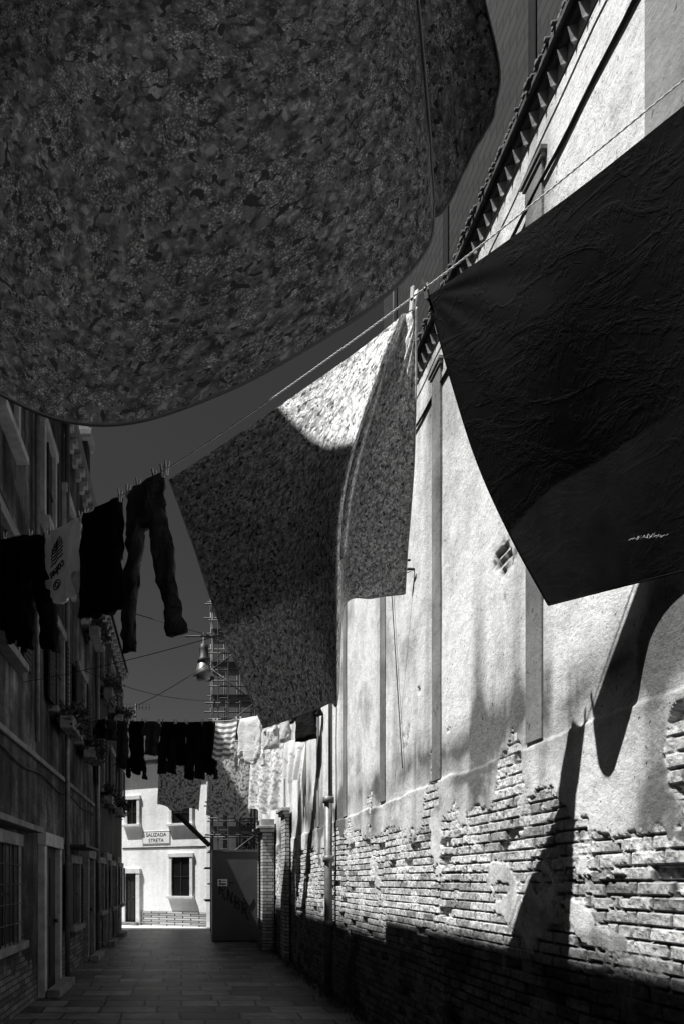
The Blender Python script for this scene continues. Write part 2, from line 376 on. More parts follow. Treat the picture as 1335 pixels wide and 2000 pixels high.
# ---------------------------------------------------------------- houses
def window(parent,fr,u0,u1,z0,z1,shut=True,frame=M_stone,grille=False):
    w=boxes('window',[(u0,u1,.0,.012,z0,z1)],fr,M_glass,parent)
    t=.11
    boxes('frame',[(u0-t,u0,0,.07,z0-.0,z1),(u1,u1+t,0,.07,z0,z1),(u0-t-.03,u1+t+.03,0,.09,z1,z1+.14)],fr,frame,w,bevel=.006)
    boxes('sill',[(u0-t-.06,u1+t+.06,0,.15,z0-.09,z0-.002)],fr,frame,w,bevel=.008)
    um=(u0+u1)/2
    boxes('glazing_bar',[(um-.02,um+.02,.012,.035,z0,z1),(u0,u1,.012,.03,(z0+z1)/2-.015,(z0+z1)/2+.015)],fr,M_dwood,w)
    if shut:
        hw=(u1-u0)/2
        for (a,b) in((u0-t-hw,u0-t-.01),(u1+t+.01,u1+t+hw)):
            bl=[(a,b,.075,.105,z0,z1)]
            k=z0+.06
            while k<z1-.06: bl.append((a+.04,b-.04,.105,.115,k,k+.03)); k+=.07
            boxes('shutter',bl,fr,M_dwood,w)
    if grille:
        geo=[tube_geo([fr(u0+(u1-u0)*i/6,.10,z0),fr(u0+(u1-u0)*i/6,.10,z1)],.009,5) for i in range(1,6)]
        geo+=[tube_geo([fr(u0,.10,z0+(z1-z0)*i/5),fr(u1,.10,z0+(z1-z0)*i/5)],.008,5) for i in range(1,5)]
        v,f=merge(geo); mk('grille',v,f,M_iron,w)
    return w
def door(parent,fr,u0,u1,z1,frame=M_lstone,leaf=M_dwood):
    d=boxes('door',[(u0,u1,0,.02,0.012,z1),(u0+.1,(u0+u1)/2-.05,.02,.035,.2,z1*.45),((u0+u1)/2+.05,u1-.1,.02,.035,.2,z1*.45),(u0+.1,(u0+u1)/2-.05,.02,.035,z1*.52,z1-.15),((u0+u1)/2+.05,u1-.1,.02,.035,z1*.52,z1-.15)],fr,leaf,parent)
    t=.16
    boxes('frame',[(u0-t,u0,0,.10,0.011,z1),(u1,u1+t,0,.10,0.011,z1),(u0-t-.02,u1+t+.02,0,.12,z1,z1+.18)],fr,frame,d,bevel=.008)
    boxes('doorstep',[(u0-t,u1+t,.122,.30,.006,.12)],fr,M_stone,d,bevel=.01)
    lathe('handle',[(0,-.03),(.03,-.03),(.03,.03),(0,.03)],fr(u1-.1,.055,1.0),M_iron,d,10)
    return d
def roof(parent,y0,y1,xe,ze,xr,zr):
    n=int((y1-y0)/.045); V=[];Fq=[]
    for i in range(n+1):
        y=y0+(y1-y0)*i/n; b=.05*abs(math.sin(y*math.pi/.2))
        V+= [(xe,y,ze-.05),(xe,y,ze+b),(xr,y,zr+b)]
    for i in range(n):
        a=3*i; Fq+=[(a,a+1,a+4,a+3),(a+1,a+2,a+5,a+4)]
    return mk('roof',V,Fq,M_tile,parent)
def brackets(parent,fr,y0,y1,z,step=.55):
    y=y0+.2
    while y<y1-.1:
        boxes('eave_bracket',[(y,y+.14,0,.16,z-.10,z-.002),(y+.01,y+.13,0,.09,z-.20,z-.1)],fr,M_lstone,parent,bevel=.01); y+=step
h1=top('house',(-1.98,9,0),'weathered grey stucco house with stone eave brackets and shutters','house')
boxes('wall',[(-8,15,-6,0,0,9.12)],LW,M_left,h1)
boxes('eave_slab',[(-8,15.05,-.3,.17,9.122,9.2)],LW,M_stone,h1,bevel=.01)
brackets(h1,LW,6.5,15,9.12,.42)
roof(h1,-8,6.4,-1.735,9.28,-8,11.2)
roof(h1,6.4,15,-1.82,9.28,-8,11.2)
tube('gutter',[(-1.73,-8,9.24),(-1.73,6.4,9.24)],.04,M_metal,h1,8)
tube('gutter',[(-1.81,6.42,9.24),(-1.81,15,9.24)],.035,M_metal,h1,8)
window(h1,LW,6.9,8.0,.9,2.0,False,M_stone,grille=True)
boxes('lintel_shelf',[(6.7,8.75,0,.2,2.2,2.27)],LW,M_stone,h1,bevel=.01)
door(h1,LW,9.5,10.5,2.08)
window(h1,LW,11.8,12.7,.82,1.9,True)
door(h1,LW,13.75,14.5,2.05,M_stone)
for (a,b) in((7.2,8.0),(10.2,11.0),(12.6,13.4)): window(h1,LW,a,b,4.15,5.45,True)
for (a,b) in((7.3,8.0),(9.6,10.3),(11.3,12.0),(13.4,14.1)): window(h1,LW,a,b,6.6,7.9,False,M_lstone)
boxes('string_course',[(-8,15,0,.05,3.2,3.27)],LW,M_stone,h1,bevel=.01)
tube('downpipe',[(-1.9,11.25,9.1),(-1.9,11.25,.02)],.04,M_metal,h1,8)
tube('downpipe',[(-1.9,8.95,9.1),(-1.9,8.95,3.4)],.035,M_metal,h1,8)
boxes('door_canopy',[(11.3,13.0,0,.38,2.16,2.19)],LW,M_iron,h1)
YE=22.2
h2=top('house',(-1.98,19,0),'dark stucco house with flower boxes beyond the grey house','house')
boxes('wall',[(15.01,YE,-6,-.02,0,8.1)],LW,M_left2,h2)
boxes('eave_slab',[(15.05,YE+.05,-.3,.16,8.1,8.18)],LW,M_stone,h2,bevel=.01)
brackets(h2,LW,15,YE,8.1,.5)
roof(h2,15.03,YE+.05,-1.78,8.26,-8,10.0)
for (a,b) in((15.7,16.6),(18.2,19.1),(20.7,21.5)):
    window(h2,LW,a,b,.9,2.0,True); window(h2,LW,a,b,3.7,5.0,True); window(h2,LW,a,b,6.1,7.3,False)
door(h2,LW,17.0,17.7,2.1,M_stone); door(h2,LW,19.65,20.2,2.1,M_stone)
tube('downpipe',[(-1.9,15.2,8.0),(-1.9,15.2,.02)],.05,M_metal,h2,8)
ch=top('chimney',(-2.35,15.6,9.2),'square rendered chimney with flared cap on tiled roof','chimney','chimneys on the house roofs')
boxes('stack',[(-2.55,-2.15,15.4,15.8,9.2,11.4)],WF,M_left,ch,bevel=.01)
boxes('cap',[(-2.62,-2.08,15.33,15.87,11.4,11.48),(-2.66,-2.04,15.29,15.91,11.48,11.62),(-2.58,-2.12,15.37,15.83,11.62,11.75)],WF,M_lstone,ch,bevel=.012)
EU=Vector((.883,-.469,0)); EN=Vector((-.469,-.883,0))
E0=Vector((-.5,24.1,0)); EF=Fr(E0,EU,EN)
def eu(px):
    k=(px-360)/F; return (k*E0.y-E0.x)/(EU.x-k*EU.y)
def ez(py,px): Yd=E0.y+eu(px)*EU.y; return EYE+(1720-py)*Yd/F
h3=top('house',(-.5,24.3,0),'sunlit pale plaster house with dark windows facing the alley','house')
boxes('wall',[(eu(150),eu(411),-6,0,0,5.7)],EF,M_end,h3)
boxes('eave_slab',[(eu(150),eu(411)+.1,-.3,.25,5.7,5.82)],EF,M_stone,h3)
boxes('roof',[(eu(150),eu(411)+.1,-6,.3,5.822,5.95)],EF,M_tile,h3)
boxes('corner_stone',[(eu(404),eu(411)+.02,.001,.03,0.012,5.69)],EF,M_wstone,h3)
boxes('brick_plinth',[(eu(275),eu(403.5),.0,.02,.012,.52)],EF,M_pier,h3)
def ewin(a,b,p1,p0,c): window(h3,EF,eu(a),eu(b),ez(p0,c),ez(p1,c),False,M_wstone)
ewin(337,372,1674,1750,355); ewin(337,372,1566,1608,355); ewin(250,269,1562,1610,260)
door(h3,EF,eu(247),eu(268),ez(1706,260),M_wstone)
boxes('facade_cable',[(eu(240),eu(403),.0,.02,ez(1656,320),ez(1654,320))],EF,M_wire,h3)
def text_mesh(name,body,size,O,X,Y,mat,parent,ext=.002,offset=0):
    cu=bpy.data.curves.new(name,'FONT'); cu.body=body; cu.size=size; cu.align_x='CENTER'; cu.align_y='CENTER'; cu.extrude=ext; cu.offset=offset
    o=bpy.data.objects.new('tmp',cu); COL.objects.link(o); bpy.context.view_layer.update()
    me=bpy.data.meshes.new_from_object(o.evaluated_get(bpy.context.evaluated_depsgraph_get())); bpy.data.objects.remove(o)
    X=Vector(X).normalized();Y=Vector(Y).normalized();Zv=X.cross(Y)
    M=Matrix(((X.x,Y.x,Zv.x,O[0]),(X.y,Y.y,Zv.y,O[1]),(X.z,Y.z,Zv.z,O[2]),(0,0,0,1)))
    me.transform(M); me.materials.clear(); me.materials.append(mat)
    ob=bpy.data.objects.new(name,me); COL.objects.link(ob); attach(ob,parent); return ob
us0,us1=eu(279),eu(333); zs0,zs1=ez(1649,305),ez(1623,305)
sg=top('street_sign',EF((us0+us1)/2,.02,zs0),'painted white street name sign with black border on facade','sign')
boxes('panel',[(us0,us1,.0,.018,zs0,zs1)],EF,M_white,sg)
boxes('border',[(us0+.015,us1-.015,.018,.022,zs0+.015,zs0+.028),(us0+.015,us1-.015,.018,.022,zs1-.028,zs1-.015),(us0+.015,us0+.028,.018,.022,zs0+.029,zs1-.029),(us1-.028,us1-.015,.018,.022,zs0+.029,zs1-.029)],EF,M_ink,sg)
uc=(us0+us1)/2
text_mesh('lettering','SALIZADA',.18,EF(uc,.02,zs0+(zs1-zs0)*.70),EU,(0,0,1),M_ink,sg,offset=.001)
text_mesh('lettering','STRETA',.18,EF(uc,.02,zs0+(zs1-zs0)*.28),EU,(0,0,1),M_ink,sg,offset=.001)
h4=top('house',(5,29,0),'low grey stucco house behind the scaffolding','house')
boxes('wall',[(1.4,12,28,33,0,4.6)],WF,M_left,h4); boxes('roof',[(1.2,12.2,27.8,33,4.6,4.8)],WF,M_tile,h4)
f28=Fr((0,28,0),(1,0,0),(0,-1,0)); window(h4,f28,1.9,2.7,2.8,4.0)
tr=top('tree',(1.5,26,0),'small leafy tree growing behind the scaffolding','tree')
tube('trunk',[(1.5,26,0),(1.55,26,1.2),(1.45,26.05,2.2),(1.6,26,3.2)],[.13,.1,.08,.03],M_dwood,tr,8)
def leaves(name,c,R,n,s,parent,sp=.28,cs=.5):
    V=[];Fq=[]
    cl=[Vector((random.gauss(0,cs),random.gauss(0,cs),random.gauss(0,cs))) for _ in range(14)]
    for i in range(n):
        q=random.choice(cl)+Vector([random.gauss(0,sp) for _ in range(3)])
        p=Vector((c[0]+q.x*R[0],c[1]+q.y*R[1],c[2]+q.z*R[2]))
        a=Vector([random.gauss(0,1) for _ in range(3)]).normalized(); b=a.cross(Vector((random.random(),random.random(),random.random()))).normalized()
        k=len(V); V+=[p-a*s,p+b*s*.5,p+a*s,p-b*s*.5]; Fq.append((k,k+1,k+2,k+3))
    return mk(name,V,Fq,M_leaf,parent,recalc=False)
leaves('crown',(1.5,26,3.2),(.9,.8,.9),2600,.07,tr)
for (yc,z) in((10.6,4.0),(13.0,4.0),(16.1,3.5),(13.7,6.45),(16.1,5.95),(18.6,5.95),(18.6,3.5)):
    fb=top('flower_box',(-1.75,yc,z-.14),'window flower box with trailing plants under a sill','flower box','flower boxes on the window sills')
    boxes('trough',[(yc-.5,yc+.5,.16,.36,z-.16,z+.02)],LW,M_stone,fb,bevel=.01)
    leaves('plant',(-1.70,yc,z+.06),(.22,.5,.22),900,.045,fb,.32,.38)
def free_cable(name,pts,r,lab,sag=0,mat=M_wire,grp=None):
    a,b=Vector(pts[0]),Vector(pts[-1])
    if len(pts)==2: pp=[a.lerp(b,i/24)-Vector((0,0,sag*4*(i/24)*(1-i/24))) for i in range(25)]
    else: pp=pts
    o=tube(name,pp,r,mat); return tag(o,lab,'cable' if 'cable' in name else 'clothesline',grp)
free_cable('facade_cable',[(-1.95,6.5+.5*i,3.02+.04*math.sin(i*1.3)) for i in range(18)],.012,'sagging black cable along stucco house front')
free_cable('facade_cable',[(-1.95,6.5+.5*i,5.75-.03*i+.05*math.sin(i*.9)) for i in range(18)],.010,'thin black cable pinned along stucco house front')
# ---------------------------------------------------------------- site hut with graffiti
bx=top('metal_hoarding',(1.43,18.3,0),'grey sheet metal site hut with scrawled graffiti','hut')
boxes('panel',[(.73,2.02,18,19.0,.03,2.4)],WF,M_box,bx,bevel=.01)
boxes('panel_rib',[(.73,.77,17.98,18.0,.03,2.4),(1.98,2.02,17.98,18.0,.03,2.4),(.775,1.975,17.98,17.998,2.34,2.4)],WF,M_box,bx,bevel=.004)
boxes('notice',[(.87,1.12,17.985,17.996,1.46,1.64)],WF,M_white,bx)
boxes('notice_text',[(.90,1.09,17.982,17.984,1.49,1.53),(.90,.96,17.982,17.984,1.56,1.61),(.98,1.09,17.982,17.984,1.57,1.59)],WF,M_ink,bx)
strokes=[[(0,0),(.05,1)],[(.05,1),(.5,.9),(.45,.55),(.05,.5)],[(.15,.5),(.55,-.1)],
 [(.75,0),(.8,.95)],[(.8,.95),(1.15,.05)],[(1.15,.05),(1.25,1.0)],
 [(1.5,0),(1.55,.95),(1.9,.85),(1.85,.6),(1.55,.5),(1.95,.4),(1.95,.1),(1.5,0)],
 [(2.2,-.1),(2.25,.9),(2.7,.8),(2.6,.5),(2.25,.45)],[(2.35,.45),(2.8,-.2)]]
geo=[]
for s in strokes:
    pts=[(.92+(x)*.27,17.995,1.25+z*.33-x*.22) for x,z in s]
    geo.append(tube_geo(pts,.014,4))
for s in ([(0,0),(.1,.3),(.15,.32),(.1,0)],[(.45,-.1),(.5,.15),(.7,.12)],[(.6,-1.2),(.75,-1.0),(.8,-1.25),(1,-1.05),(1.3,-1.3)],[(1.2,-.9),(1.5,-1.4),(1.7,-.9)]):
    geo.append(tube_geo([(.95+x*.5,17.995,1.5+z*.4) for x,z in s],.012,4))
v,f=merge(geo); mk('graffiti',v,f,M_ink,bx)
# ---------------------------------------------------------------- scaffolding
sc=top('scaffolding',(1.4,21,0),'tall metal tube scaffolding tower with plank platforms','scaffolding')
xs=[.84,1.25,1.66,2.1]; yv=[20.6,21.7]; ztop=10.6
for x in xs:
    for y in yv: tube('pole',[(x,y,0),(x,y,ztop+random.uniform(-.6,.6))],.032,M_scaf,sc,6)
z=1.0
lv=0
while z<ztop-.1:
    for y in yv: tube('ledger',[(.62,y-.05,z),(2.3,y-.05,z)],.026,M_scaf,sc,6); tube('guard_rail',[(.72,y-.05,z+.5),(2.2,y-.05,z+.5)],.022,M_scaf,sc,6)
    for x in (xs[0],xs[3]): tube('transom',[(x+.05,20.45,z+.05),(x+.05,21.85,z+.05)],.024,M_scaf,sc,6)
    boxes('platform',[(.8,2.15,20.62,20.96,z+.08,z+.12),(.8,2.15,21.0,21.38,z+.08,z+.12),(.8,2.15,20.57,20.6,z+.08,z+.26)],WF,M_plank,sc)
    tube('brace',[(.84,20.5,z),(2.1,20.5,z+.98)] if lv%2 else [(2.1,20.5,z),(.84,20.5,z+.98)],.02,M_scaf,sc,6)
    z+=.98; lv+=1
geo=[tube_geo([(1.0,20.5,.0),(1.0,20.5,ztop-1)],.018,5),tube_geo([(1.3,20.5,.0),(1.3,20.5,ztop-1)],.018,5)]
z=.3
while z<ztop-1: geo.append(tube_geo([(1.0,20.5,z),(1.3,20.5,z)],.012,5)); z+=.28
v,f=merge(geo); mk('ladder',v,f,M_scaf,sc)
tube('raking_beam',[P(346,1590,20.4),P(410,1652,20.4)],.07,M_dwood,sc,4)
an=top('tv_antenna',(-1.8,25.6,5.8),'rooftop television antenna with short cross rods','antenna')
tube('mast',[(-1.8,25.6,5.8),(-1.8,25.6,8.15)],.025,M_iron,an)
geo=[tube_geo([(-2.3,25.6,8.05),(-1.25,25.6,8.05)],.018,5)]
for i in range(9): geo.append(tube_geo([(-2.25+i*.12,25.6,7.93),(-2.25+i*.12,25.6,8.17)],.012,4))
v,f=merge(geo); mk('boom',v,f,M_iron,an)
# ---------------------------------------------------------------- street lamp
lx,ly=.395,14.0
lp=top('street_lamp',(lx,ly,5.7),'pendant street lamp with bell shade hung on a crosswire','lamp')
lathe('lamp_housing',[(0,.80),(.03,.80),(.035,.68),(.08,.66),(.095,.56),(.095,.40),(.12,.38),(.13,.30),(.08,.27)],(lx,ly,5.72),M_iron,lp)
lathe('lamp_shade',[(.08,.30),(.12,.27),(.15,.14),(.235,-.02),(.228,-.02),(.14,.14),(.11,.25),(.05,.28)],(lx,ly,5.72),M_metal,lp)
lathe('lamp_glass',[(.15,.02),(.13,-.04),(.07,-.07),(0,-.08)],(lx,ly,5.73),M_metal,lp)
tube('hanger',[(lx,ly,6.5),(lx,ly,6.62)],.014,M_iron,lp)
tube('spreader_bar',[(.02,ly,6.55),(.86,ly,6.55)],.018,M_iron,lp)
free_cable('lamp_cable',[(-1.98,13.2,7.0),(lx,ly,6.60),(2.1,13.6,5.9)],.008,'thin crosswire carrying the pendant street lamp')
# ---------------------------------------------------------------- ropes
def crom(p0,p1,p2,p3,t): return .5*((2*p1)+(-p0+p2)*t+(2*p0-5*p1+4*p2-p3)*t*t+(-p0+3*p1-3*p2+p3)*t**3)
def rope_fn(pts):
    pts=[np.array(p,float) for p in pts]
    tx=[(p[0]+1.98)/4.08 for p in pts]
    def f(t):
        i=0
        while i<len(tx)-2 and t>tx[i+1]: i+=1
        s=(t-tx[i])/(tx[i+1]-tx[i])
        a=pts[i]*(1-s)+pts[i+1]*s
        z=crom(pts[max(i-1,0)][2],pts[i][2],pts[i+1][2],pts[min(i+2,len(pts)-1)][2],s)
        return Vector((a[0],a[1],z))
    return f
def line_t(px,yl,yr):
    k=(px-360)/F; return (yl*k+1.98)/(4.08+(yl-yr)*k)
ropeA=rope_fn([(-1.98,7.4,5.25),(-1.31,6.55,4.88),(-.11,5.02,4.60),(1.16,3.40,4.50),(1.83,2.54,4.54),(2.1,2.2,4.62)])
ropeB=rope_fn([(-1.98,14.85,5.05),(-1.14,13.95,4.81),(.54,12.16,4.41),(1.4,11.25,4.32),(2.1,10.5,4.34)])
ropeC=rope_fn([(-1.98,16.6,4.9),(0,14.4,4.50),(2.1,12.0,4.1)])
def mkrope(fn,r,lab,m=M_rope):
    n=600; geo=[]
    if r>.004:
        for ph in(0,math.pi):
            q=[]
            for i in range(n+1):
                c=fn(i/n); a=i*1.3+ph; q.append(c+Vector((0,math.cos(a)*r*.5,math.sin(a)*r*.5)))
            geo.append(tube_geo(q,r*.6,5))
        v,f=merge(geo); o=mk('clothesline',v,f,m,smooth=True)
    else: o=tube('clothesline',[fn(i/80) for i in range(81)],r,m)
    return tag(o,lab,'clothesline')
mkrope(ropeA,.0048,'twisted white rope clothesline strung across the alley')
mkrope(ropeB,.0039,'long clothesline crowded with small laundry')
mkrope(ropeC,.0039,'clothesline carrying patterned sheets above the alley')
hz=4.45
free_cable('slack_clothesline',[(-1.98,8.5,4.04),(2.08,6.37,hz)],.004,'empty slack clothesline hooked to the plaster wall',.10,M_wire)
hk=tube('wall_hook',[(2.14,6.37,4.47),(2.03,6.37,4.47),(2.0,6.4,4.50),(2.02,6.37,4.56),(2.05,6.3,4.52)],.012,M_iron); tag(hk,'bent iron hook fixed in the plaster wall','hook')
free_cable('overhead_cable',[(-1.98,14.5,4.9),(2.1,11.0,6.5)],.006,'thin black cable crossing high over the alley',.35)
free_cable('overhead_cable',[(-1.98,13.0,5.6),(2.1,16.0,6.0)],.006,'thin black cable crossing over the alley',.4)
# ---------------------------------------------------------------- sheets
def surf(cp,NU,NV):
    cp=np.array([[list(P(*q)) for q in colm] for colm in cp])
    C,R,_=cp.shape
    us=np.linspace(0,C-1,NU); vs=np.linspace(0,R-1,NV)
    def ev(arr,t):
        n=arr.shape[0]; res=[]
        for q in t:
            i=min(int(q),n-2); s=q-i
            p1=arr[i];p2=arr[i+1]; p0=arr[i-1] if i>0 else 2*p1-p2; p3=arr[i+2] if i+2<n else 2*p2-p1
            res.append(crom(p0,p1,p2,p3,s))
        return np.array(res)
    A=ev(cp,us); B=ev(A.transpose(1,0,2),vs)
    return B
def wrinkle(B,amp,sc_,seed,tension=None):
    dv=np.gradient(B,axis=0); du=np.gradient(B,axis=1); n=np.cross(du,dv); n/=np.linalg.norm(n,axis=2,keepdims=True)+1e-9
    NV,NU,_=B.shape; v,u=np.meshgrid(np.linspace(0,1,NV),np.linspace(0,1,NU),indexing='ij')
    w=(fbm(u*sc_,v*sc_,3,seed)-.5)*amp
    if tension:
        for (cu,cv,am,fr_) in tension:
            r=np.hypot(u-cu,v-cv); a=np.arctan2(v-cv,u-cu); w=w+am*np.sin(a*fr_+3*fbm(u*3,v*3,2,seed+8))*np.exp(-((r-.25)/.3)**2)*fbm(a*4,r*2,3,seed+9)
    return B+n*w[...,None],n
def rear_layer(B,ends,NVr=70):
    NU=B.shape[1]; R=np.zeros((NVr,NU,3))
    for i in range(NU):
        q=np.linspace(0,ends[i],NVr); lo_=np.floor(q).astype(int); fr2=(q-lo_)[:,None]
        R[:,i]=B[lo_,i]*(1-fr2)+B[np.minimum(lo_+1,B.shape[0]-1),i]*fr2
    return R
def sheet_obj(name,grids,mat,lab,hem_r=.004):
    Vs=[];Qs=[];UV=[];off=0
    for (B,uv) in grids:
        NV,NU,_=B.shape; Vs.append(B.reshape(-1,3)); UV.append(uv.reshape(-1,2))
        idx=np.arange(NV*NU).reshape(NV,NU)+off; off+=NV*NU
        Qs.append(np.stack([idx[:-1,:-1],idx[1:,:-1],idx[1:,1:],idx[:-1,1:]],-1).reshape(-1,4))
    o=npmesh(name,np.concatenate(Vs),np.concatenate(Qs),mat,uv=np.concatenate(UV))
    tag(o,lab,'sheet')
    B=grids[0][0]
    edge=[Vector(p) for p in B[:,0]]+[Vector(p) for p in B[-1,1:]]+[Vector(p) for p in B[::-1,-1][1:]]
    v,f=tube_geo(edge,hem_r,6); hm=mk('hem',v,f,mat,None,smooth=True); hm.parent=o
    return o
def uvg(NV,NU,W,H,v1=1.0,ou=0,ov=0):
    v,u=np.meshgrid(np.linspace(0,v1,NV)*H+ov,np.linspace(0,1,NU)*W+ou,indexing='ij'); return np.stack([u,v],-1)
away=np.array([.787,.617,0])
cp=[[(330,937,5.02),(375,1060,5.0),(415,1180,4.97),(462,1300,4.93),(515,1422,4.85)],
[(450,858,4.49),(465,1000,4.52),(485,1130,4.55),(520,1270,4.55),(562,1406,4.52)],
[(570,776,4.07),(562,930,4.1),(562,1090,4.15),(577,1240,4.2),(610,1388,4.2)],
[(690,690,3.72),(640,860,3.8),(615,1030,3.88),(625,1200,3.95),(645,1372,4.0)],
[(775,622,3.48),(712,800,3.50),(668,970,3.56),(661,1150,3.66),(660,1363,3.8)],
[(792,612,3.56),(722,800,3.74),(682,960,3.92),(676,1070,4.1),(672,1185,4.3)],
[(806,604,3.45),(768,780,3.56),(742,920,3.74),(732,1050,3.95),(728,1168,4.12)],
[(812,600,3.42),(812,760,3.5),(808,900,3.6),(798,1040,3.7),(790,1160,3.8)]]
B=surf(cp,190,120); B,n=wrinkle(B,.006,5,3,[(1,0,.012,18),(0,0,.006,16)])
NUc=130; ends=np.linspace(72,80,NUc)
R=rear_layer(B[:,:NUc],ends); k=np.linspace(0,1,70)[:,None,None]; R=R+away*(.006+.05*np.sin(k*2.4))
sheet_obj('printed_sheet',[(B,uvg(120,190,2.6,2.1)),(R,uvg(70,NUc,2.0,1.3,ov=3))],M_berry,'berry print cotton sheet folded over the rope, half sunlit')
cp=[[(835,578,3.37),(878,735,3.36),(930,900,3.35),(995,1045,3.32),(1070,1182,3.3)],
[(1000,462,3.04),(1010,650,3.08),(1038,820,3.12),(1085,990,3.16),(1140,1164,3.2)],
[(1150,352,2.79),(1155,560,2.86),(1172,760,2.94),(1202,960,3.02),(1235,1140,3.10)],
[(1335,205,2.54),(1333,450,2.61),(1337,680,2.685),(1345,900,2.765),(1350,1112,2.845)],
[(1480,90,2.37),(1487,350,2.395),(1493,600,2.42),(1498,850,2.45),(1500,1090,2.475)]]
B=surf(cp,150,120); B,n=wrinkle(B,.005,4,9,[(0,0,.005,14)])
R=rear_layer(B,np.linspace(88,68,150)); k=np.linspace(0,1,70)[:,None,None]; R=R+away*(.004+.008*np.sin(k*2.6))
sheet_obj('dark_sheet',[(B,uvg(120,150,2,2)),(R,uvg(70,150,2,1.4,ov=3))],M_navy,'plain dark cotton sheet folded over the rope')
D=1.8
T0,T1=-300,-110
cp=[[(-420,T0,D+.25),(-430,T1,D+.2),(-430,150,D+.12),(-400,380,D+.1),(-380,560,D+.05)],
[(-150,T0,D+.15),(-155,T1,D+.12),(-160,150,D+.05),(-150,480,D),(-150,675,D-.05)],
[(0,T0,D+.1),(0,T1,D+.08),(0,180,D),(0,530,D-.0),(0,770,D-.0)],
[(120,T0,D+.08),(125,T1,D+.04),(130,200,D),(130,560,D),(125,822,D)],
[(270,T0,D+.04),(275,T1,D+.02),(280,200,D),(275,560,D),(270,823,D)],
[(450,T0,D),(455,T1,D),(460,190,D),(460,520,D),(450,760,D)],
[(620,T0,D),(625,T1,D),(630,150,D),(630,430,D),(625,664,D)],
[(740,T0,D),(745,T1,D),(750,90,D),(752,340,D),(755,575,D)],
[(785,T0,D),(795,T1,D),(808,80,D),(825,290,D),(836,480,D+.01)],
[(800,T0,D),(805,T1,D),(818,30,D),(835,220,D),(849,395,D+.02)]]
B=surf(cp,200,150); B,n=wrinkle(B,.008,4,17)
ends=np.interp(np.linspace(0,1,200),[0,.22,.50,.66,1],[92,76,52,44,38])
R=rear_layer(B,ends); k=np.linspace(0,1,70)[:,None,None]; R=R+np.array([0,1,0])*(.008+.012*np.sin(k*2.4))
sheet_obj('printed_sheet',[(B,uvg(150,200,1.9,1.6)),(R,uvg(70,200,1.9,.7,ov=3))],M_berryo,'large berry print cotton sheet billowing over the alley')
cp2=[[(640,T0,D+.05),(650,T1,D+.15),(670,20,D+.22),(700,200,D+.25),(760,400,D+.25)],
[(790,T0,D+.05),(800,T1,D+.16),(815,20,D+.22),(830,200,D+.24),(852,420,D+.22)],
[(860,T0,D+.05),(875,T1,D+.18),(885,10,D+.24),(900,170,D+.28),(905,335,D+.25)],
[(900,T0,D+.05),(925,T1,D+.18),(945,0,D+.2),(974,140,D+.22),(962,225,D+.2)]]
B2=surf(cp2,70,110); B2,n=wrinkle(B2,.02,5,27)
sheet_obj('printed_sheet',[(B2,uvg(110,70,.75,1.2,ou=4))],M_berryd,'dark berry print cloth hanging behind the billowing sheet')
rD=[(-1.98,2.3,4.25)]+[P(x,T0-5,D+d) for x,d in((-420,.25),(-150,.15),(270,0.04),(620,0),(900,.03))]+[(2.1,1.85,4.5)]
free_cable('upper_clothesline',rD,.006,'white rope clothesline holding the billowing printed sheet',mat=M_rope)
random.seed(9)
kn=[P(1228+72*i/40,1054-8*(i/40)+random.uniform(-7,5)*math.sin(math.pi*i/40),2.55)+Vector((0,random.uniform(-.012,.012),0)) for i in range(41)]
tag(tube('cord',kn,.0011,M_peg),'short twisted pale cord knotted over the dark sheet','cord')
# ---------------------------------------------------------------- garments
def ring_tube(rows,O,ex,en,n=26,seed=0,wave=.02):
    V=[];Fq=[];R=[]
    for i in range(len(rows)-1):
        for s in range(5):
            t=s/5; R.append([rows[i][j]*(1-t)+rows[i+1][j]*t for j in range(5)])
    R.append(list(rows[-1]))
    for i,(a,d,hw,ht,lean) in enumerate(R):
        for k in range(n):
            q=2*math.pi*k/n; c,s_=math.cos(q),math.sin(q)
            aa=a+hw*math.copysign(abs(c)**.7,c)+.012*math.sin(d*19+seed*2+k*.6)
            nn=ht*s_+lean+wave*math.sin(aa*26+seed*3+d*3)*min(1,d*3+.2)+.010*math.sin(d*31+aa*40+seed)+.008*math.sin(d*60-aa*30+seed*5)
            V.append(O+ex*aa+en*nn-Vector((0,0,d+.012*math.sin(aa*22+seed)*min(1,d*2))))
    m=len(R)
    for i in range(m-1):
        for k in range(n): Fq.append((i*n+k,i*n+(k+1)%n,(i+1)*n+(k+1)%n,(i+1)*n+k))
    Fq.append(tuple(range(n))); Fq.append(tuple((m-1)*n+k for k in range(n)))
    return V,Fq
